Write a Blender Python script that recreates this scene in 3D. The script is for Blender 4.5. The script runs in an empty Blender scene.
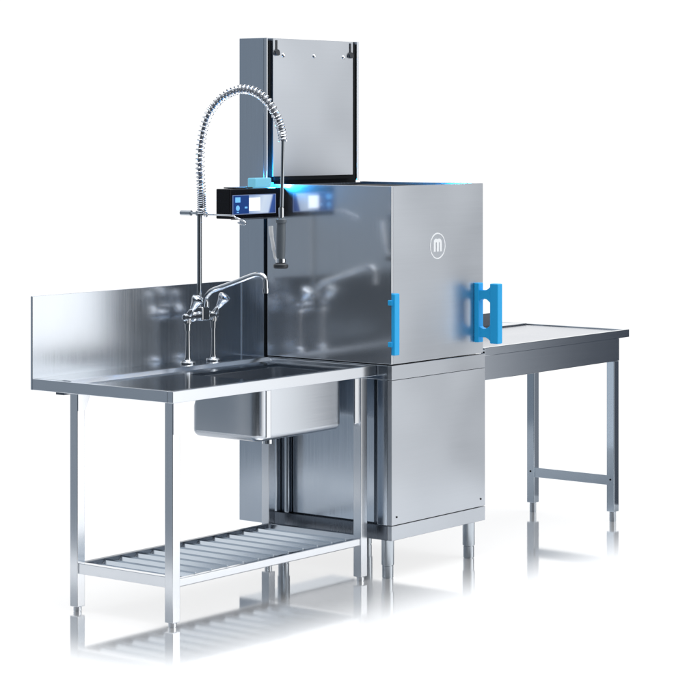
import bpy, bmesh, math, random
from mathutils import Vector, Matrix
random.seed(4)
S = bpy.context.scene
COL = S.collection
PI = math.pi

# ------------------------------------------------------------------ camera numbers (a level camera with vertical lens shift)
FPX, HOR, YAW = 2377.43, 126.654, 0.6603316
CX, CY, CZ = -7.98046, -5.97785, 1.903943
cs, sn = math.cos(YAW), math.sin(YAW)
def at(u, v, **k):
    """photo pixel (700 px frame) -> point on the plane x=, y= or z="""
    r = (u-350)/FPX; q = -(v-HOR)/FPX
    d = (cs+r*sn, sn-r*cs, q)
    if 'x' in k: t = (k['x']-CX)/d[0]
    elif 'y' in k: t = (k['y']-CY)/d[1]
    else: t = (k['z']-CZ)/d[2]
    return Vector((CX+t*d[0], CY+t*d[1], CZ+t*d[2]))

# ------------------------------------------------------------------ materials
def nt(name):
    m = bpy.data.materials.new(name); m.use_nodes = True
    return m, m.node_tree, m.node_tree.nodes['Principled BSDF']
def steel(name, col=(.66, .70, .74), rough=.16, brush='x', bump=.02, var=.07, warp=0):
    m, t, b = nt(name); N, L = t.nodes, t.links
    b.inputs['Metallic'].default_value = 1
    tc = N.new('ShaderNodeTexCoord'); mp = N.new('ShaderNodeMapping')
    sc = {'x': (3, 260, 260), 'y': (260, 3, 260), 'z': (260, 260, 3), 'n': (40, 40, 40)}[brush]
    mp.inputs['Scale'].default_value = sc
    L.new(tc.outputs['Object'], mp.inputs['Vector'])
    n1 = N.new('ShaderNodeTexNoise'); n1.inputs['Scale'].default_value = 1.0; n1.inputs['Detail'].default_value = 3
    L.new(mp.outputs['Vector'], n1.inputs['Vector'])
    n2 = N.new('ShaderNodeTexNoise'); n2.inputs['Scale'].default_value = 3.1; n2.inputs['Detail'].default_value = 4
    L.new(tc.outputs['Object'], n2.inputs['Vector'])
    mr = N.new('ShaderNodeMapRange'); mr.inputs['From Min'].default_value = .3; mr.inputs['From Max'].default_value = .7
    mr.inputs['To Min'].default_value = rough*(1-3*var); mr.inputs['To Max'].default_value = rough*(1+3*var)
    mx = N.new('ShaderNodeMath'); mx.operation = 'ADD'; mx.use_clamp = True
    ma = N.new('ShaderNodeMath'); ma.operation = 'MULTIPLY'; ma.inputs[1].default_value = .5
    mb = N.new('ShaderNodeMath'); mb.operation = 'MULTIPLY'; mb.inputs[1].default_value = .5
    L.new(n1.outputs['Fac'], ma.inputs[0]); L.new(n2.outputs['Fac'], mb.inputs[0])
    L.new(ma.outputs[0], mx.inputs[0]); L.new(mb.outputs[0], mx.inputs[1])
    L.new(mx.outputs[0], mr.inputs['Value']); L.new(mr.outputs['Result'], b.inputs['Roughness'])
    cr = N.new('ShaderNodeMix'); cr.data_type = 'RGBA'
    cr.inputs['A'].default_value = (*[c*(1-var) for c in col], 1); cr.inputs['B'].default_value = (*[min(1, c*(1+var)) for c in col], 1)
    L.new(n1.outputs['Fac'], cr.inputs['Factor']); L.new(cr.outputs['Result'], b.inputs['Base Color'])
    if bump:
        bp = N.new('ShaderNodeBump'); bp.inputs['Strength'].default_value = bump; bp.inputs['Distance'].default_value = .0015
        L.new(n1.outputs['Fac'], bp.inputs['Height']); L.new(bp.outputs['Normal'], b.inputs['Normal'])
        if warp:      # the slight bow of thin sheet
            m3 = N.new('ShaderNodeMapping'); m3.inputs['Scale'].default_value = (1.3, 1.3, 2.2); L.new(tc.outputs['Object'], m3.inputs['Vector'])
            n3 = N.new('ShaderNodeTexNoise'); n3.inputs['Scale'].default_value = 1; n3.inputs['Detail'].default_value = .5; L.new(m3.outputs['Vector'], n3.inputs['Vector'])
            b3 = N.new('ShaderNodeBump'); b3.inputs['Strength'].default_value = 1; b3.inputs['Distance'].default_value = warp
            L.new(n3.outputs['Fac'], b3.inputs['Height']); L.new(b3.outputs['Normal'], bp.inputs['Normal'])
    return m
def plain(name, col, rough=.4, metal=0, emit=None, es=0, spec=.5, trans=0):
    m, t, b = nt(name)
    b.inputs['Base Color'].default_value = (*col, 1); b.inputs['Roughness'].default_value = rough
    b.inputs['Metallic'].default_value = metal; b.inputs['Specular IOR Level'].default_value = spec
    if emit:
        b.inputs['Emission Color'].default_value = (*emit, 1); b.inputs['Emission Strength'].default_value = es
    if trans: b.inputs['Transmission Weight'].default_value = trans
    N, L = t.nodes, t.links          # a little wear in the gloss
    n = N.new('ShaderNodeTexNoise'); n.inputs['Scale'].default_value = 35; n.inputs['Detail'].default_value = 4
    mr = N.new('ShaderNodeMapRange'); mr.inputs['To Min'].default_value = rough*.8; mr.inputs['To Max'].default_value = rough*1.2
    L.new(n.outputs['Fac'], mr.inputs['Value']); L.new(mr.outputs['Result'], b.inputs['Roughness'])
    return m
COLR = (.60, .655, .72)
M = dict(
    sx=steel('brushed_steel_along', COLR, .11, 'x', bump=.006, var=.03),
    sy=steel('brushed_steel_across', COLR, .17, 'y'),
    sz=steel('brushed_steel_upright', COLR, .17, 'z'),
    leg=steel('leg_steel', (.78, .80, .83), .2, 'z', bump=.005, var=.03),
    edge=steel('edge_steel', (.70, .73, .77), .2, 'x', bump=.006, var=.03),
    hood=steel('hood_steel', (.65, .68, .72), .12, 'z', bump=.004, var=.05, warp=.004),
    splash=steel('splash_steel', (.68, .72, .77), .23, 'z', bump=.01, var=.05),
    body=steel('cabinet_steel', (.545, .575, .615), .33, 'x', bump=.005, var=.035, warp=.028),
    basin=steel('basin_steel', (.54, .57, .61), .24, 'x', bump=.005, var=.03),
    top=steel('worktop_steel', (.50, .55, .60), .12, 'x', bump=.01),
    ltop=steel('pale_worktop_steel', (.56, .58, .62), .25, 'x'),
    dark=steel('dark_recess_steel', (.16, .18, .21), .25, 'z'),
    slat=steel('slat_steel', (.66, .71, .76), .24, 'y', bump=.006, var=.03),
    chrome=steel('chrome', (.80, .82, .85), .06, 'n', bump=0, var=.03),
    tube=steel('satin_tube', (.50, .54, .58), .16, 'z', bump=0),
    black=plain('black_gap', (.004, .005, .006), .6, spec=.15),
    gloss=plain('black_bezel', (.004, .004, .006), .22, spec=.3),
    rubber=plain('grey_rubber_grip', (.11, .13, .15), .42),
    drub=plain('dark_rubber', (.03, .034, .04), .45),
    blue=plain('blue_plastic', (.012, .43, .88), .45),
    white=plain('white_mark', (.92, .94, .96), .4),
    scr=plain('screen_blue', (.01, .02, .06), .15, emit=(.012, .05, .22), es=.8),
    icon=plain('icon_blue', (.1, .3, .6), .3, emit=(.14, .38, .68), es=1.0),
    tile=plain('screen_white', (.8, .8, .8), .3, emit=(.9, .95, 1), es=1.15),
    glow=plain('lit_cyan_block', (.06, .2, .28), .3, emit=(.17, .50, .66), es=.8),
    led=plain('lit_blue_strip', (.0, .3, .8), .3, emit=(.012, .33, 1.0), es=8),
    rim=plain('screen_rim', (.1, .12, .2), .3, emit=(.22, .28, .42), es=.8),
    lever=plain('pale_lever', (.9, .91, .92), .3),
    hose=plain('grey_hose', (.22, .23, .25), .35),
    rt=steel('right_table_steel', (.62, .66, .70), .09, 'x', bump=.004, var=.03),
    rl=steel('right_leg_steel', (.56, .62, .68), .09, 'z', bump=.004, var=.03),
)
def screen_grad():
    m, t, b = nt('screen_picture'); N, L = t.nodes, t.links
    tc = N.new('ShaderNodeTexCoord'); sp = N.new('ShaderNodeSeparateXYZ'); L.new(tc.outputs['Generated'], sp.inputs[0])
    a = N.new('ShaderNodeMath'); a.operation = 'MULTIPLY_ADD'; a.inputs[1].default_value = -.16; L.new(sp.outputs['Z'], a.inputs[0]); L.new(sp.outputs['X'], a.inputs[2])
    r = N.new('ShaderNodeValToRGB'); L.new(a.outputs[0], r.inputs[0])
    e = r.color_ramp.elements; e[0].position = 0; e[0].color = (.30, .42, .66, 1); e[1].position = .45; e[1].color = (.62, .72, .86, 1)
    for p, c in ((.7, (.55, .66, .84, 1)), (.78, (.03, .09, .33, 1)), (1, (.02, .05, .2, 1))):
        q = e.new(p); q.color = c
    b.inputs['Base Color'].default_value = (.02, .02, .03, 1); b.inputs['Roughness'].default_value = .15
    L.new(r.outputs[0], b.inputs['Emission Color']); b.inputs['Emission Strength'].default_value = 1
    return m
M['pic'] = screen_grad()
hb = M['hood'].node_tree.nodes['Principled BSDF']; hb.inputs['Coat Weight'].default_value = 1; hb.inputs['Coat Roughness'].default_value = .48; hb.inputs['Coat IOR'].default_value = 2.0

# ------------------------------------------------------------------ mesh helpers
class MB:
    def __init__(s): s.bm = bmesh.new()
    def box(s, x0, x1, y0, y1, z0, z1, bev=.0, seg=2, rot=None):
        b = bmesh.new(); bmesh.ops.create_cube(b, size=1)
        for v in b.verts:
            v.co = Vector((x0+(v.co.x+.5)*(x1-x0), y0+(v.co.y+.5)*(y1-y0), z0+(v.co.z+.5)*(z1-z0)))
        if bev: bmesh.ops.bevel(b, geom=b.edges[:], offset=bev, segments=seg, affect='EDGES', profile=.5)
        if rot:
            bmesh.ops.transform(b, matrix=rot, verts=b.verts)
        s.join(b); return s
    def join(s, b):
        me = bpy.data.meshes.new('tmp'); b.to_mesh(me); b.free(); s.bm.from_mesh(me); bpy.data.meshes.remove(me)
    def cyl(s, p, q, r0, r1=None, n=24, bev=0):
        p, q = Vector(p), Vector(q); r1 = r0 if r1 is None else r1
        b = bmesh.new(); d = q-p
        bmesh.ops.create_cone(b, cap_ends=True, segments=n, radius1=r0, radius2=r1, depth=d.length)
        if bev: 
            ed = [e for e in b.edges if any(len(f.verts) > 4 for f in e.link_faces)]
            bmesh.ops.bevel(b, geom=ed, offset=bev, segments=2, affect='EDGES')
        R = d.to_track_quat('Z', 'Y').to_matrix().to_4x4()
        bmesh.ops.transform(b, matrix=Matrix.Translation((p+q)/2) @ R, verts=b.verts)
        for f in b.faces:
            if len(f.verts) == 4: f.smooth = True
        s.join(b); return s
    def lathe(s, p, axis, prof, n=28):
        """prof: (height, radius) list along axis from p"""
        p = Vector(p); R = Vector(axis).to_track_quat('Z', 'Y').to_matrix()
        rings = []
        for h, r in prof:
            rings.append([s.bm.verts.new(p + R @ Vector((r*math.cos(2*PI*i/n), r*math.sin(2*PI*i/n), h))) for i in range(n)])
        for a, b in zip(rings, rings[1:]):
            for i in range(n):
                f = s.bm.faces.new((a[i], a[(i+1) % n], b[(i+1) % n], b[i])); f.smooth = True
        s.bm.faces.new(rings[0][::-1]); s.bm.faces.new(rings[-1])
        return s
    def tube(s, pts, r, n=14, caps=True):
        pts = [Vector(p) for p in pts]; rr = r if isinstance(r, (list, tuple)) else [r]*len(pts)
        rings = []; up = None
        for i, p in enumerate(pts):
            t = (pts[min(i+1, len(pts)-1)] - pts[max(i-1, 0)]).normalized()
            if up is None: up = Vector((1, 0, 0)) if abs(t.x) < .8 else Vector((0, 0, 1))
            up = (up - t*up.dot(t)).normalized(); w = t.cross(up)
            rings.append([s.bm.verts.new(p + rr[i]*(up*math.cos(2*PI*k/n) + w*math.sin(2*PI*k/n))) for k in range(n)])
        for a, b in zip(rings, rings[1:]):
            for i in range(n):
                f = s.bm.faces.new((a[i], a[(i+1) % n], b[(i+1) % n], b[i])); f.smooth = True
        if caps: s.bm.faces.new(rings[0][::-1]); s.bm.faces.new(rings[-1])
        return s
    def prism(s, poly, axis, a0, a1, bev=0):
        """poly of 2D points in the plane across axis ('x': (y,z), 'y': (x,z), 'z': (x,y)), run from a0 to a1"""
        f3 = {'x': lambda p, a: (a, p[0], p[1]), 'y': lambda p, a: (p[0], a, p[1]), 'z': lambda p, a: (p[0], p[1], a)}[axis]
        b = bmesh.new()
        A = [b.verts.new(f3(p, a0)) for p in poly]; B = [b.verts.new(f3(p, a1)) for p in poly]
        n = len(poly); b.faces.new(A[::-1]); b.faces.new(B)
        for i in range(n): b.faces.new((A[i], A[(i+1) % n], B[(i+1) % n], B[i]))
        bmesh.ops.recalc_face_normals(b, faces=b.faces)
        if bev: bmesh.ops.bevel(b, geom=b.edges[:], offset=bev, segments=2, affect='EDGES')
        s.join(b); return s
    def build(s, name, mat, parent=None, smooth=None):
        bmesh.ops.recalc_face_normals(s.bm, faces=s.bm.faces)
        c = Vector((0, 0, 0))
        if s.bm.verts:
            lo = Vector([min(v.co[i] for v in s.bm.verts) for i in range(3)]); hi = Vector([max(v.co[i] for v in s.bm.verts) for i in range(3)])
            c = (lo+hi)/2
        for v in s.bm.verts: v.co -= c
        for e_ in s.bm.edges:
            if len(e_.link_faces) == 2 and e_.calc_face_angle() > .55: e_.smooth = False
        me = bpy.data.meshes.new(name); s.bm.to_mesh(me); s.bm.free()
        me.materials.append(M[mat] if isinstance(mat, str) else mat)
        if smooth: 
            for p in me.polygons: p.use_smooth = True
        o = bpy.data.objects.new(name, me); COL.objects.link(o)
        o['wc'] = list(c)
        if parent is not None:
            o.parent = parent
            base = Vector(parent['wc'])
            o.location = c - base
        else: o.location = c
        return o
def thing(name, loc, label, cat, group=None):
    o = bpy.data.objects.new(name, None); COL.objects.link(o); o.location = loc; o['wc'] = list(loc)
    o['label'] = label; o['category'] = cat
    if group: o['group'] = group
    return o
def smooth_path(pts, k=8):
    P = [Vector(p) for p in pts]; P = [P[0]*2-P[1]] + P + [P[-1]*2-P[-2]]; out = []
    for i in range(1, len(P)-2):
        a, b, c, d = P[i-1:i+3]
        for j in range(k):
            t = j/k
            out.append(.5*((2*b)+(c-a)*t+(2*a-5*b+4*c-d)*t*t+(3*b-a-3*c+d)*t**3))
    out.append(P[-2]); return out

# ------------------------------------------------------------------ floor
def floor_mat():
    m = bpy.data.materials.new('white_studio_floor'); m.use_nodes = True
    t = m.node_tree; N, L = t.nodes, t.links; N.clear()
    out = N.new('ShaderNodeOutputMaterial'); mix = N.new('ShaderNodeMixShader')
    d = N.new('ShaderNodeBsdfDiffuse'); d.inputs['Color'].default_value = (.93, .93, .93, 1)
    g = N.new('ShaderNodeBsdfGlossy'); g.inputs['Color'].default_value = (1, 1, 1, 1)
    tc = N.new('ShaderNodeTexCoord'); sp = N.new('ShaderNodeSeparateXYZ'); L.new(tc.outputs['Object'], sp.inputs[0])
    # painted gloss mask fades the floor reflections out in front and at left
    def ramp(sock, a, b):
        r = N.new('ShaderNodeMapRange'); r.interpolation_type = 'SMOOTHSTEP'
        r.inputs['From Min'].default_value = a; r.inputs['From Max'].default_value = b; L.new(sock, r.inputs['Value']); return r.outputs['Result']
    fy = ramp(sp.outputs['Y'], -.62, -.02); fx = ramp(sp.outputs['X'], -2.02, -1.5)
    mu = N.new('ShaderNodeMath'); mu.operation = 'MULTIPLY'; L.new(fy, mu.inputs[0]); L.new(fx, mu.inputs[1])
    m2 = N.new('ShaderNodeMath'); m2.operation = 'MULTIPLY'; m2.inputs[1].default_value = .72; L.new(mu.outputs[0], m2.inputs[0])
    g.inputs['Roughness'].default_value = .065
    L.new(m2.outputs[0], mix.inputs[0]); L.new(d.outputs[0], mix.inputs[1]); L.new(g.outputs[0], mix.inputs[2]); L.new(mix.outputs[0], out.inputs[0])
    return m
b = MB(); b.bm.faces.new([b.bm.verts.new(p) for p in ((-2.15, -1.35, 0), (2.3, -1.35, 0), (2.3, 2.4, 0), (-2.15, 2.4, 0))])
fl = b.build('floor', floor_mat()); fl['kind'] = 'structure'
fl.location = (0, 0, 0)
for v in fl.data.vertices: v.co += Vector(fl['wc'])

# ================================================================== LEFT: SINK TABLE
X0, X1, YF, YB, ZT = -1.28, -.004, .075, .838, .90
T = thing('sink_table', ((X0+X1)/2, (YF+YB)/2, 0), 'long steel sink table with backsplash, hanging basin and slatted lower shelf, left of the dishwasher', 'sink table')
bx0, bx1, by0, by1, bz = -.705, -.15, .135, .505, .64
# worktop: rims, recessed field with an opening over the basin, ridge and rear channel
wt = MB()
wt.box(X0, X1, YF, YF+.028, ZT-.045, ZT, .002)                     # front rim
wt.box(X0, X0+.022, YF+.0285, YB-.012, ZT-.045, ZT, .002)          # left rim
wt.box(X1-.035, X1, YF+.0285, YB-.012, ZT-.045, ZT-.001, .002)        # right rim
tt = wt.build('worktop', 'edge', T)
fz = ZT-.010
fd = MB()
xa, xb_, ya, yb = X0+.0225, X1-.0355, YF+.029, .612
fd.box(xa, bx0, ya, yb, fz-.012, fz)
fd.box(bx1, xb_, ya, yb, fz-.012, fz)
fd.box(bx0, bx1, ya, by0, fz-.012, fz)
fd.box(bx0, bx1, by1, yb, fz-.012, fz)
fd.build('drainer_field', 'top', T)
rg = MB(); rg.prism([(.6125, fz-.012), (.6125, fz), (.640, ZT+.003), (.672, ZT+.003), (.688, ZT+.0008), (.688, fz-.012)], 'x', X0+.0225, X1-.036)
rg.build('raised_ridge', 'edge', T)
MB().box(X0+.0225, X1-.036, .6885, YB-.0125, fz-.016, ZT+.0005).build('rear_channel', 'top', T)
MB().box(X0, X1, YB-.012, YB, ZT-.045, 1.2285, .0015).build('backsplash', 'splash', T)
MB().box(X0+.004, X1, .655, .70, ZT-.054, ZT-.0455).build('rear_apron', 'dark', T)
# basin: rounded rectangle shell
def rrect(x0, x1, y0, y1, r, n=8):
    out = []
    for cx, cy, a0 in ((x1-r, y0+r, -90), (x1-r, y1-r, 0), (x0+r, y1-r, 90), (x0+r, y0+r, 180)):
        for i in range(n+1):
            a = math.radians(a0+90*i/n); out.append((cx+r*math.cos(a), cy+r*math.sin(a)))
    return out
def basin(x0, x1, y0, y1, zt, zb, r, th=.0015):
    m = MB(); bm = m.bm
    def shell(inset, zbot, flip):
        rings = []
        rb = .028
        lev = [(zt, 0)] + [(zbot+rb - rb*math.sin(PI/2*k/6), rb - rb*math.cos(PI/2*k/6)) for k in range(7)]
        for z, ins in lev:
            q = inset+ins
            rings.append([bm.verts.new((x, y, z)) for x, y in rrect(x0+q, x1-q, y0+q, y1-q, max(.012, r-q))])
        n = len(rings[0])
        for a, b2 in zip(rings, rings[1:]):
            for i in range(n):
                f = bm.faces.new((a[i], a[(i+1) % n], b2[(i+1) % n], b2[i])); f.smooth = True
        bm.faces.new(rings[-1]); return rings[0]
    o = shell(0, zb, False); i_ = shell(th*2, zb+th*2, True)
    n = len(o)
    for k in range(n): bm.faces.new((o[k], o[(k+1) % n], i_[(k+1) % n], i_[k]))
    return m
bs = basin(bx0, bx1, by0, by1, fz-.0125, bz, .045).build('sink_basin', 'basin', T)
MB().lathe(((bx0+bx1)/2, (by0+by1)/2, bz-.045), (0, 0, 1), [(0, .022), (.03, .022), (.031, .04), (.0445, .042)]).build('drain', 'chrome', bs)
# hangers under the front edge
for hx in (-.698, -.122):
    h = MB(); h.box(hx-.015, hx+.015, YF+.012, YF+.020, .662, ZT-.0455, .004, 3)
    h.build('hanger_bracket', 'leg', T)
# legs
lx0, lx1 = -1.272, -.100; lyf, lyb = .083, .585; LS = .042
for (lx, ly) in ((lx0, lyf), (lx0, lyb), (lx1, lyf), (lx1, lyb)):
    lg = MB().box(lx, lx+LS, ly, ly+LS, .018, ZT-.046, .0025, 3).build('leg', 'leg', T)
    MB().cyl((lx+LS/2, ly+LS/2, 0), (lx+LS/2, ly+LS/2, .0175), .0165, n=24, bev=.002).build('foot', 'chrome', lg)
# gussets on the front face side of the left legs and the right front leg
for (gx, gy, sgn) in ((lx0+.001, lyf-.003, 1), (lx0+.001, lyb-.003, 1), (lx1+LS-.001, lyb-.003, -1)):
    g = MB(); k_ = 1 if gy < .2 else .55
    g.prism([(gx, ZT-.046), (gx+sgn*.125*k_, ZT-.046), (gx+sgn*.118*k_, ZT-.062), (gx+sgn*.044, ZT-.046-.109*k_), (gx+sgn*.040, ZT-.046-.119*k_), (gx, ZT-.046-.119*k_)], 'y', gy, gy+.0025)
    g.build('gusset', 'leg', T)
# end rails
for lx in (lx0, lx1):
    MB().box(lx+.006, lx+LS-.006, lyf+LS+.0005, lyb-.0005, .149, .191, .002).build('end_rail', 'leg', T)
# shelf rails and slats
sh0, sh1 = lx0+LS+.0005, lx1-.0005
MB().box(sh0, sh1, lyf+.004, lyf+.030, .150, .182, .0045, 3).build('front_rail', 'leg', T)
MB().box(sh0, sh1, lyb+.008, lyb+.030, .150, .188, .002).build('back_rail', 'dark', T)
ns = 12; sp = (sh1-sh0)/ns
for i in range(ns):
    a = sh0+i*sp+.002; w = sp-.004
    m = MB(); th = .0016
    prof = [(a, .156), (a+.024, .180), (a+.024, .187), (a+w, .164), (a+w, .156), (a+w-th, .156), (a+w-th, .163), (a+.024+th, .185-th), (a+.024+th, .179), (a+th, .156)]
    m.prism(prof, 'y', lyf+.032, lyb+.004)
    m.build('shelf_slat', 'slat', T)

# ================================================================== DISHWASHER
D = thing('hood_dishwasher', (.34, .42, 0), 'tall steel hood type dishwasher with rear column, blue handles and round logo', 'dishwasher')
W, DP = .675, .677
WB = .690
core = MB().box(.03, WB-.012, .025, .672, .17, .898).build('cabinet', 'dark', D)
fp = MB().box(0.001, WB, -.001, .022, .229, .838, .0018).build('front_panel', 'body', D)
for sx_, sz_ in ((.035, .262), (.655, .262)):
    MB().cyl((sx_, -.0035, sz_), (sx_, .001, sz_), .0042, n=12).build('screw', 'black', fp)
MB().box(0.0, WB, -.001, .022, .165, .2265, .0018).build('base_strip', 'body', D)
MB().box(0.001, WB, -.001, .022, .8395, .9005, .0018).build('top_strip', 'body', D)
# left side: posts, inset panel, strips
MB().box(0, .028, .0225, .074, .2275, .8385, .002).build('side_post', 'sz', D)
MB().box(.004, .028, .56, .585, .2275, .8385, .004, 3).build('side_post', 'sz', D)
MB().box(0, .028, .6235, .640, .2275, .8385, .004, 3).build('side_post', 'sz', D)
MB().box(.018, .0295, .105, .545, .232, .8385, .001).build('side_panel', 'sz', D)
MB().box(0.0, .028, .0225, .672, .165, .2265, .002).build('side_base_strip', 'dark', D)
MB().box(0.0, .028, .0225, .672, .8395, .9005, .0018).build('side_top_strip', 'sy', D)
# feet
for (fx, fy) in ((.043, .052), (.638, .052), (.043, .62), (.638, .62)):
    m = MB(); m.cyl((fx, fy, 0), (fx, fy, .055), .0245, n=28, bev=.003); m.cyl((fx, fy, .0552), (fx, fy, .1645), .0275, n=28, bev=.002)
    m.build('foot', 'tube', D)
# hood
hz0, hz1 = .9055, 1.654
hd = MB(); tk = .012
hd.box(0, tk, 0.0005, DP, hz0, hz1, .0015)
hd.build('hood_side', 'hood', D)
hf = MB().box(tk+.0003, W, 0, tk, hz0, hz1, .0015).build('hood_front', 'body', D)
MB().box(W-tk, W, tk+.0003, DP, hz0, hz1, .0015).build('hood_side', 'hood', D)
MB().box(tk+.0003, W-tk-.0003, DP-tk, DP, hz0, hz1-.004, .001).build('hood_back', 'dark', D)
MB().box(tk+.0005, W-tk-.0005, tk+.0005, DP-tk-.0005, hz1-.03, hz1-.012).build('hood_top', 'black', D)
MB().box(.06, W-.06, .06, DP-.06, hz0+.002, hz0+.02).build('wash_chamber', 'dark', D)
# logo
lg = MB(); c0 = Vector((.331, 0, 1.391)); R0, R1 = .0565, .0515; n = 64
ring = [[lg.bm.verts.new((c0.x+r*math.cos(2*PI*i/n), y, c0.z+r*math.sin(2*PI*i/n))) for i in range(n)] for r, y in ((R0, 0.0), (R0, -.0012), (R1, -.0012), (R1, 0.0))]
for a, q in zip(ring, ring[1:]):
    for i in range(n): lg.bm.faces.new((a[i], a[(i+1) % n], q[(i+1) % n], q[i]))
# letter m: three stems and two shoulders
def stroke(m, pts, w):
    L_ = []; R_ = []
    for i, p in enumerate(pts):
        a = Vector(pts[max(i-1, 0)]); q = Vector(pts[min(i+1, len(pts)-1)]); t = (q-a).normalized(); nn = Vector((-t.y, t.x))
        L_.append(Vector(p)+nn*w/2); R_.append(Vector(p)-nn*w/2)
    for i in range(len(pts)-1):
        m.prism([tuple(L_[i]), tuple(L_[i+1]), tuple(R_[i+1]), tuple(R_[i])], 'y', -.0012, .0)
lw = .0145; hx = .0225; zb, zt2 = c0.z-.024, c0.z+.0125
for side in (-1, 1):
    cxm = c0.x + side*hx/2; rr = hx/2
    pts = [(c0.x+side*hx, zb)] + [(cxm+side*rr*math.cos(a), zt2+rr*1.0*math.sin(a)) for a in [PI*k/12 for k in range(0, 13)]] 
    stroke(lg, pts, lw)
lg.box(c0.x-lw/2, c0.x+lw/2, -.0014, .0, zb, zt2+.0135)
lg.build('logo_emblem', 'white', hf)
# handles
def hpoly(y0, y1): pass
hl = MB(); hl.box(-.004, .033, -.020, -.0005, .944, 1.204, .005, 3)
hl.box(-.011, -.0005, -.010, .012, 1.154, 1.176, .003); hl.box(-.011, -.0005, -.010, .012, .979, 1.001, .003)
hl.build('handle', 'blue', D)
hr = MB()
yb0, yg = -.0005, -.128        # base plane (on the hood) and outer edge of the grip
xa_, xc_ = .603, .640
# side outline in (y,z): H with window
def cap(z, s):   # crosspiece with curved flare towards the grip
    pts = [(-.018, z-s*.010), (-.060, z-s*.010), (-.072, z-s*.004), (-.082, z+s*.010)]
    return pts
hr.box(xa_, xc_, -.026, yb0, .957, 1.218, .004, 3)
hr.box(xa_, xc_, yg, yg+.044, .955, 1.218, .005, 3)
for z, s in ((1.168, 1), (1.000, -1)):
    o = []
    top = [(-.02, z+s*.019), (-.060, z+s*.019), (-.074, z+s*.026), (-.090, z+s*.040)]
    bot = [(-.090, z-s*.040), (-.078, z-s*.030), (-.066, z-s*.021), (-.050, z-s*.017), (-.036, z-s*.021), (-.02, z-s*.032)]
    poly = top+bot
    if s < 0: poly = poly[::-1]
    hr.prism(poly, 'x', xa_+.004, xc_-.004, .001)
hr.build('handle', 'blue', D)
# rear column
TZ = 2.293
tw = MB().box(0, .66, .697, .838, .17, TZ, .0018).build('rear_column', 'sz', D)
MB().box(0, .007, .681, .6965, 1.66, TZ, .001).build('column_flange', 'edge', tw)
MB().box(.645, .66, .681, .6965, 1.66, TZ, .001).build('column_flange', 'edge', tw)
MB().box(.0075, .6445, .688, .6965, .9, TZ-.012).build('column_recess', 'black', tw)
pl = MB().box(.040, .612, .678, .6875, 1.684, TZ-.001, .0015).build('column_cover', 'body', tw)
MB().box(.0415, .5905, .6700, .6775, 1.668, 1.682).build('cover_seal', 'black', tw)  # black strip painted in for the shadow line under the cover
for q in (.111, .327, .54):
    MB().lathe((q, .678, 2.219), (0, -1, 0), [(0, .010), (.003, .009), (.006, .005)], 16).build('cover_screw', 'chrome', pl)
for q in (.062, .590):
    m = MB(); m.box(q-.005, q+.005, .6745, .6775, 2.235, 2.284, .001)
    m.cyl((q, .668, 2.229), (q, .678, 2.229), .014, n=18); m.box(q-.02, q+.02, .672, .6776, 2.218, 2.230, .001)
    m.build('cover_latch', 'drub', pl)
# control box
cbx0, cby0, cby1, cz0, cz1 = -.360, .583, .661, 1.513, 1.640
cb = MB().box(cbx0, -.001, cby0, cby1, cz0, cz1, .004, 3).build('control_box', 'gloss', D)
MB().box(cbx0+.008, -.006, cby0-.002, cby0+.002, cz0-.0045, cz0-.0005).build('box_trim', 'edge', cb)
MB().box(-.30, -.19, .60, .67, cz1+.0005, cz1+.005, .001).build('box_lid', 'drub', cb)
sx0, sx1, sz0, sz1 = -.345, -.060, 1.531, 1.614
sc = MB().box(sx0, sx1, cby0-.0022, cby0+.001, sz0, sz1).build('screen', 'scr', cb)
y2 = cby0-.0030
fr = MB()
for a in ((sx0, sx1, sz1-.0022, sz1), (sx0, sx1, sz0, sz0+.0022), (sx0, sx0+.002, sz0+.0023, sz1-.0023), (sx1-.002, sx1, sz0+.0023, sz1-.0023)):
    fr.box(a[0], a[1], y2-.001, y2+.0005, a[2], a[3])
fr.build('screen_border', 'rim', sc)
MB().box(-.238, sx1-.0025, y2, y2+.0005, sz0+.003, sz1-.003).build('screen_picture', 'pic', sc)
MB().box(-.238, -.166, y2-.0012, y2-.0004, 1.5445, 1.6005, .0003).build('screen_tile', 'tile', sc)
MB().box(-.328, -.296, y2-.001, y2+.0005, 1.582, 1.604, .0003).build('screen_icon', 'icon', sc)
m = MB(); m.lathe((-.312, y2+.0005, 1.558), (0, -1, 0), [(0, .0115), (.0015, .0115)], 24); m.build('screen_icon', 'icon', sc)
MB().box(-.318, -.306, y2-.001, y2+.0005, 1.538, 1.5425).build('screen_icon', 'icon', sc)
MB().box(-.266, -.250, y2-.001, y2+.0005, 1.556, 1.563).build('screen_icon', 'icon', sc)
m = MB(); m.box(-.185, -.075, .590, .635, cz1+.001, cz1+.044, .006, 3)
m.build('signal_light', 'glow', cb)
m = MB(); m.box(-.12, -.004, .637, .655, cz1+.001, cz1+.022, .003, 2); m.build('signal_strip', 'led', cb)  # glowing strip added to throw blue onto the hood side

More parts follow.
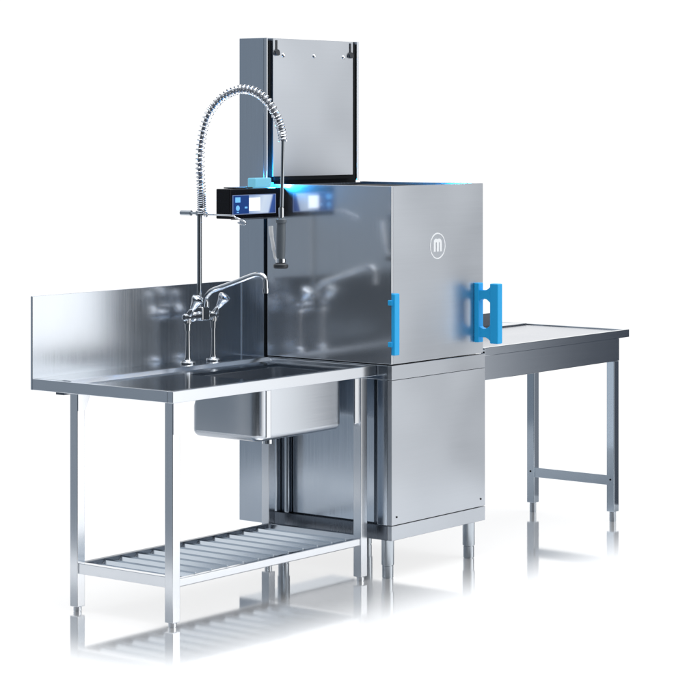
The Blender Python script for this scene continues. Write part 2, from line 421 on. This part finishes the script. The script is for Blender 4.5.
# ================================================================== PRE-RINSE TAP
TY = .732
P = thing('pre_rinse_tap', (-.376, TY, .885), 'chrome two handle tap with spring hose arch and grey spray gun, beside the backsplash', 'tap')
px = (-.458, -.294); zb0 = ZT+.001
for x in px:
    m = MB(); m.lathe((x, TY, zb0), (0, 0, 1), [(0, .032), (.006, .033), (.012, .030), (.016, .016), (.03, .0112), (.09, .0098), (.140, .0088), (.1405, .0125), (.168, .0125), (.169, .0165), (.190, .0165), (.200, .014), (.212, .016)])
    pp = m.build('inlet_pillar', 'chrome', P)
    MB().cyl((x, TY, zb0+.172), (x, TY, zb0+.187), .0185, n=6, bev=.001).build('hex_nut', 'chrome', pp)
bzc = 1.098
m = MB(); m.lathe((-.482, TY, bzc), (1, 0, 0), [(0, .010), (.004, .016), (.05, .017), (.055, .021), (.07, .021), (.074, .016), (.136, .016), (.14, .021), (.155, .021), (.16, .017), (.206, .016), (.21, .010)])
m.box(-.400, -.352, TY-.030, TY+.022, bzc-.018, bzc+.040, .005, 3)
m.build('valve_body', 'chrome', P)
ax = Vector((0, -.55, .83)).normalized()
for x in px:
    a2 = Vector((.12 if x > -.4 else .05, ax.y, ax.z)).normalized()
    st = Vector((x, TY, bzc)) + a2*.012
    m = MB(); m.lathe(st, a2, [(0, .0135), (.022, .012), (.028, .009), (.034, .013), (.045, .016), (.060, .020), (.074, .0265), (.082, .028), (.088, .0265), (.090, .016), (.094, .012), (.0945, .002)], 12)
    m.build('handle', 'chrome', P)
rx = -.385
MB().cyl((rx, TY, bzc+.0405), (rx, TY, bzc+.06), .0145, n=20, bev=.002).build('riser_collar', 'chrome', P)
MB().cyl((rx, TY, bzc+.0605), (rx, TY, 1.535), .0105, n=24).build('riser', 'tube', P)
# spout
sx_ = -.376
sp_pts = [(sx_, TY-.028, bzc+.0405), (sx_, TY-.028, bzc+.075)]
for u, v in ((208.5, 294.0), (213, 290.3), (225, 286), (240, 280.4), (252, 275.8), (258, 274.6), (263.0, 276.0), (265.4, 280), (265.8, 285), (265.8, 288)):
    sp_pts.append(tuple(at(u, v, x=sx_)))
spo = MB().tube(smooth_path(sp_pts, 6), .0112, 18).build('spout', 'chrome', P)
e = at(265.8, 288, x=sx_); MB().cyl(e+Vector((0, 0, .001)), e-Vector((0, 0, .022)), .0135, n=22, bev=.002).build('aerator', 'chrome', spo)
MB().cyl((sx_, TY-.028, bzc+.041), (sx_, TY-.028, bzc+.064), .0155, n=20, bev=.002).build('spout_collar', 'chrome', P)
# hose with spring
arch = [(201.7, 214), (201.4, 200), (200.6, 180), (199.8, 165), (200.2, 150), (201.8, 137), (205, 123), (210.5, 110.5), (219, 100), (229, 93), (241, 89.3), (253, 91), (263, 97), (271, 106), (277, 117), (281, 129), (283, 141)]
ap = [at(u, v, x=rx) for u, v in arch]; path = smooth_path(ap, 10)
MB().tube(path, .0085, 12).build('hose', 'hose', P)
cum = [0]
for a, q in zip(path, path[1:]): cum.append(cum[-1]+(q-a).length)
Ltot = cum[-1]
def along(s_):
    for i in range(len(cum)-1):
        if cum[i+1] >= s_:
            f = (s_-cum[i])/(cum[i+1]-cum[i]+1e-9); return path[i].lerp(path[i+1], f), (path[i+1]-path[i]).normalized()
    return path[-1], (path[-1]-path[-2]).normalized()
sp_ = []; s_ = 0; ang = 0; side = Vector((1, 0, 0))
while s_ < Ltot:
    f = s_/Ltot
    pitch = .0085 if s_ < .07 else (.0085+(s_-.07)/.12*.0115 if s_ < .19 else (.020 if s_ < Ltot-.10 else .0115))
    p_, t_ = along(s_); w = t_.cross(side).normalized(); uu = w.cross(t_)
    sp_.append(p_ + .0172*(uu*math.cos(ang)+w*math.sin(ang)))
    ang += 2*PI/18; s_ += pitch/18
MB().tube(sp_, .0035, 8).build('spring', 'chrome', P)
# lance, connector, grip, lever, head
g0 = at(283, 141, x=rx); g1 = at(281.8, 207, x=rx)
MB().cyl(g0, g1, .0078, n=18).build('lance', 'tube', P)
gy = lambda v, u=281.3: at(u, v, x=rx)
MB().cyl(gy(207.4), gy(217.6), .0115, n=22, bev=.002).build('connector', 'chrome', P)
top = gy(218); Lg = (gy(268)-top).length
hs = Lg/50.
m = MB(); m.lathe(top, gy(268, 280.6)-top, [(0, .012), (.5*hs, .013), (1.5*hs, .023), (4.2*hs, .023), (5.2*hs, .018), (6*hs, .0185), (20*hs, .0195), (36*hs, .0185), (40.5*hs, .0165)])
gun = m.build('spray_gun_grip', 'rubber', P)
q = gy(258.7, 280.9); m = MB(); m.cyl(q, gy(262.6, 280.9), .021, n=24, bev=.002); m.build('spray_ring', 'chrome', gun)
m = MB(); m.lathe(gy(262.8, 280.8), (0, 0, -1), [(0, .017), (.003, .024), (.008, .031), (.018, .031), (.023, .027)]); m.build('spray_head', 'drub', gun)
lp = [at(270.8, 226, x=rx), at(271.2, 233, x=rx), at(273, 245, x=rx), at(274.8, 257, x=rx), at(277.5, 261, x=rx)]
m = MB(); m.tube(smooth_path(lp, 6), [.0095 if i < 8 else .008 if i < 15 else .0055 for i in range(25)], 12); m.build('spray_lever', 'lever', gun)
# wall bracket and guide hook
hz = 1.5355
m = MB(); m.cyl((rx, TY, hz-.010), (rx, TY, hz+.010), .0165, n=22, bev=.002); m.cyl((rx, TY+.014, hz), (rx, TY+.045, hz), .006); m.cyl((rx, TY+.045, hz), (rx, YB-.001, hz), .0115, .0115, n=20, bev=.002)
m.build('wall_bracket', 'tube', P)
hk = [at(u, v, x=rx) for u, v in ((205, 214.6), (220, 215), (232, 215.6), (236.5, 218), (241, 219.6), (244.5, 221.5), (245.6, 223.4), (244, 224.6), (240.5, 223.8), (238, 222.6))]
MB().tube(smooth_path(hk, 5), .0036, 10).build('guide_hook', 'chrome', P)
MB().lathe(at(205.2, 214.6, x=rx)+Vector((0, .004, 0)), (0, -1, 0), [(0, .008), (.003, .011), (.010, .011), (.013, .006)], 16).build('hook_screw', 'chrome', P)

# ================================================================== RIGHT TABLE
Q = thing('outlet_table', (1.3, .42, 0), 'plain steel run-off table with rimmed top and two square legs, right of the dishwasher', 'table')
RX0, RX1, RF, RB, RZ = .6925, 1.920, .002, .86, .925
m = MB()
m.box(RX0, RX1, RF, RF+.022, RZ-.037, RZ, .002)
m.box(RX1-.022, RX1, RF+.0225, RB, RZ-.037, RZ, .002)
m.build('table_edge', 'rt', Q)
MB().box(RX0, RX1-.0225, RF+.0225, .585, RZ-.014, RZ-.006).build('tabletop', 'ltop', Q)
m = MB(); m.box(RX0, RX1-.0225, .5855, RB, RZ-.030, RZ-.001, .002); m.build('rear_ledge', 'rt', Q)
MB().box(RX0, RX1-.028, .5775, .5845, RZ-.005, RZ+.0015, .001).build('ledge_trim', 'dark', Q)
MB().box(1.48, 1.686, .612, .622, RZ-.0005, RZ+.067, .002).build('rear_upstand', 'dark', Q)
MB().box(RX0, 1.885, RF+.035, RF+.055, .774, RZ-.0375, .002).build('front_apron', 'rt', Q)
MB().box(1.865, 1.885, RF+.0555, .540, .774, RZ-.0375, .002).build('side_apron', 'rl', Q)
for ly in (.037, .497):
    lg_ = MB().box(1.836, 1.880, ly, ly+.042, .048, .7735, .002, 3).build('leg', 'rl', Q)
    MB().cyl((1.858, ly+.021, 0), (1.858, ly+.021, .0475), .0165, n=24, bev=.002).build('foot', 'tube', lg_)
    MB().cyl((1.8335, ly+.021, .203), (1.8358, ly+.021, .203), .0045, n=12).build('bolt', 'black', lg_)
MB().box(1.842, 1.850, .0795, .4965, .175, .222, .001).build('cross_rail', 'rl', Q)

# ================================================================== LIGHT
w = bpy.data.worlds.new('World'); S.world = w; w.use_nodes = True
N, L = w.node_tree.nodes, w.node_tree.links
bg = N['Background']
tc = N.new('ShaderNodeTexCoord'); sp = N.new('ShaderNodeSeparateXYZ'); L.new(tc.outputs['Generated'], sp.inputs[0])
at2 = N.new('ShaderNodeMath'); at2.operation = 'ARCTAN2'; L.new(sp.outputs['Y'], at2.inputs[0]); L.new(sp.outputs['X'], at2.inputs[1])
mr = N.new('ShaderNodeMapRange'); mr.inputs['From Min'].default_value = -PI; mr.inputs['From Max'].default_value = PI; L.new(at2.outputs[0], mr.inputs['Value'])
cr = N.new('ShaderNodeValToRGB'); L.new(mr.outputs['Result'], cr.inputs[0])
az = [(-180, .06, .07, .08), (-110, .03, .035, .045), (-85, 1.0, 1.0, 1.0), (-60, 1.6, 1.6, 1.6), (-43, 1.6, 1.6, 1.6), (-38, 1.2, 1.2, 1.2), (-34.3, .34, .36, .40), (-32, .05, .06, .08), (-8, .05, .06, .08), (4, 1.1, 1.1, 1.1), (72, 1.1, 1.1, 1.1), (90, .5, .54, .6), (125, .26, .30, .34), (140, .25, .29, .34), (150, .24, .28, .33), (180, .06, .07, .08)]
el = cr.color_ramp.elements
el[0].position = 0; el[0].color = (*az[0][1:], 1); el[1].position = 1; el[1].color = (*az[-1][1:], 1)
for a in az[1:-1]:
    q = el.new((a[0]+180)/360); q.color = (*a[1:], 1)
up = N.new('ShaderNodeMapRange'); up.interpolation_type = 'SMOOTHSTEP'; up.inputs['From Min'].default_value = .35; up.inputs['From Max'].default_value = .75
L.new(sp.outputs['Z'], up.inputs['Value'])
mx = N.new('ShaderNodeMix'); mx.data_type = 'RGBA'; L.new(up.outputs['Result'], mx.inputs['Factor']); L.new(cr.outputs[0], mx.inputs['A']); mx.inputs['B'].default_value = (.9, .93, .97, 1)
L.new(mx.outputs['Result'], bg.inputs['Color']); bg.inputs['Strength'].default_value = 1.0
def area(name, loc, tgt, size, sy, power, col=(1, 1, 1)):
    l = bpy.data.lights.new(name, 'AREA'); l.shape = 'RECTANGLE'; l.size = size; l.size_y = sy; l.energy = power; l.color = col
    o = bpy.data.objects.new(name, l); COL.objects.link(o); o.location = loc
    o.rotation_euler = (Vector(tgt)-Vector(loc)).to_track_quat('-Z', 'Y').to_euler()
area('overhead_softbox', (.2, -.4, 5.2), (.2, .1, 0), 6, 6, 235)

# blue point lamps added around the signal block to spread its glow
for lx_, ly_, lz_, pw_ in ((-.035, .612, 1.652, 3.0), (-.065, .612, 1.652, 6.0), (-.13, .662, 1.672, 6.0)):
    l_ = bpy.data.lights.new('signal_lamp', 'POINT'); l_.energy = pw_; l_.color = (.02, .38, 1.0); l_.shadow_soft_size = .012
    o_ = bpy.data.objects.new('signal_lamp', l_); COL.objects.link(o_); o_.location = (lx_, ly_, lz_)

# ------------------------------------------------------------------ camera
cam = bpy.data.cameras.new('camera'); co = bpy.data.objects.new('camera', cam); COL.objects.link(co)
cam.sensor_width = 36; cam.lens = 36*FPX/700; cam.shift_x = 0; cam.shift_y = -(350-HOR)/700; cam.clip_end = 200
co.location = (CX, CY, CZ); co.rotation_euler = (PI/2, 0, YAW-PI/2)
S.camera = co
for o in S.objects:
    if 'wc' in o: del o['wc']
S.view_settings.view_transform = 'Standard'; S.view_settings.look = 'None'; S.view_settings.exposure = 0; S.view_settings.gamma = 1
S.cycles.max_bounces = 16; S.cycles.glossy_bounces = 12; S.cycles.diffuse_bounces = 6
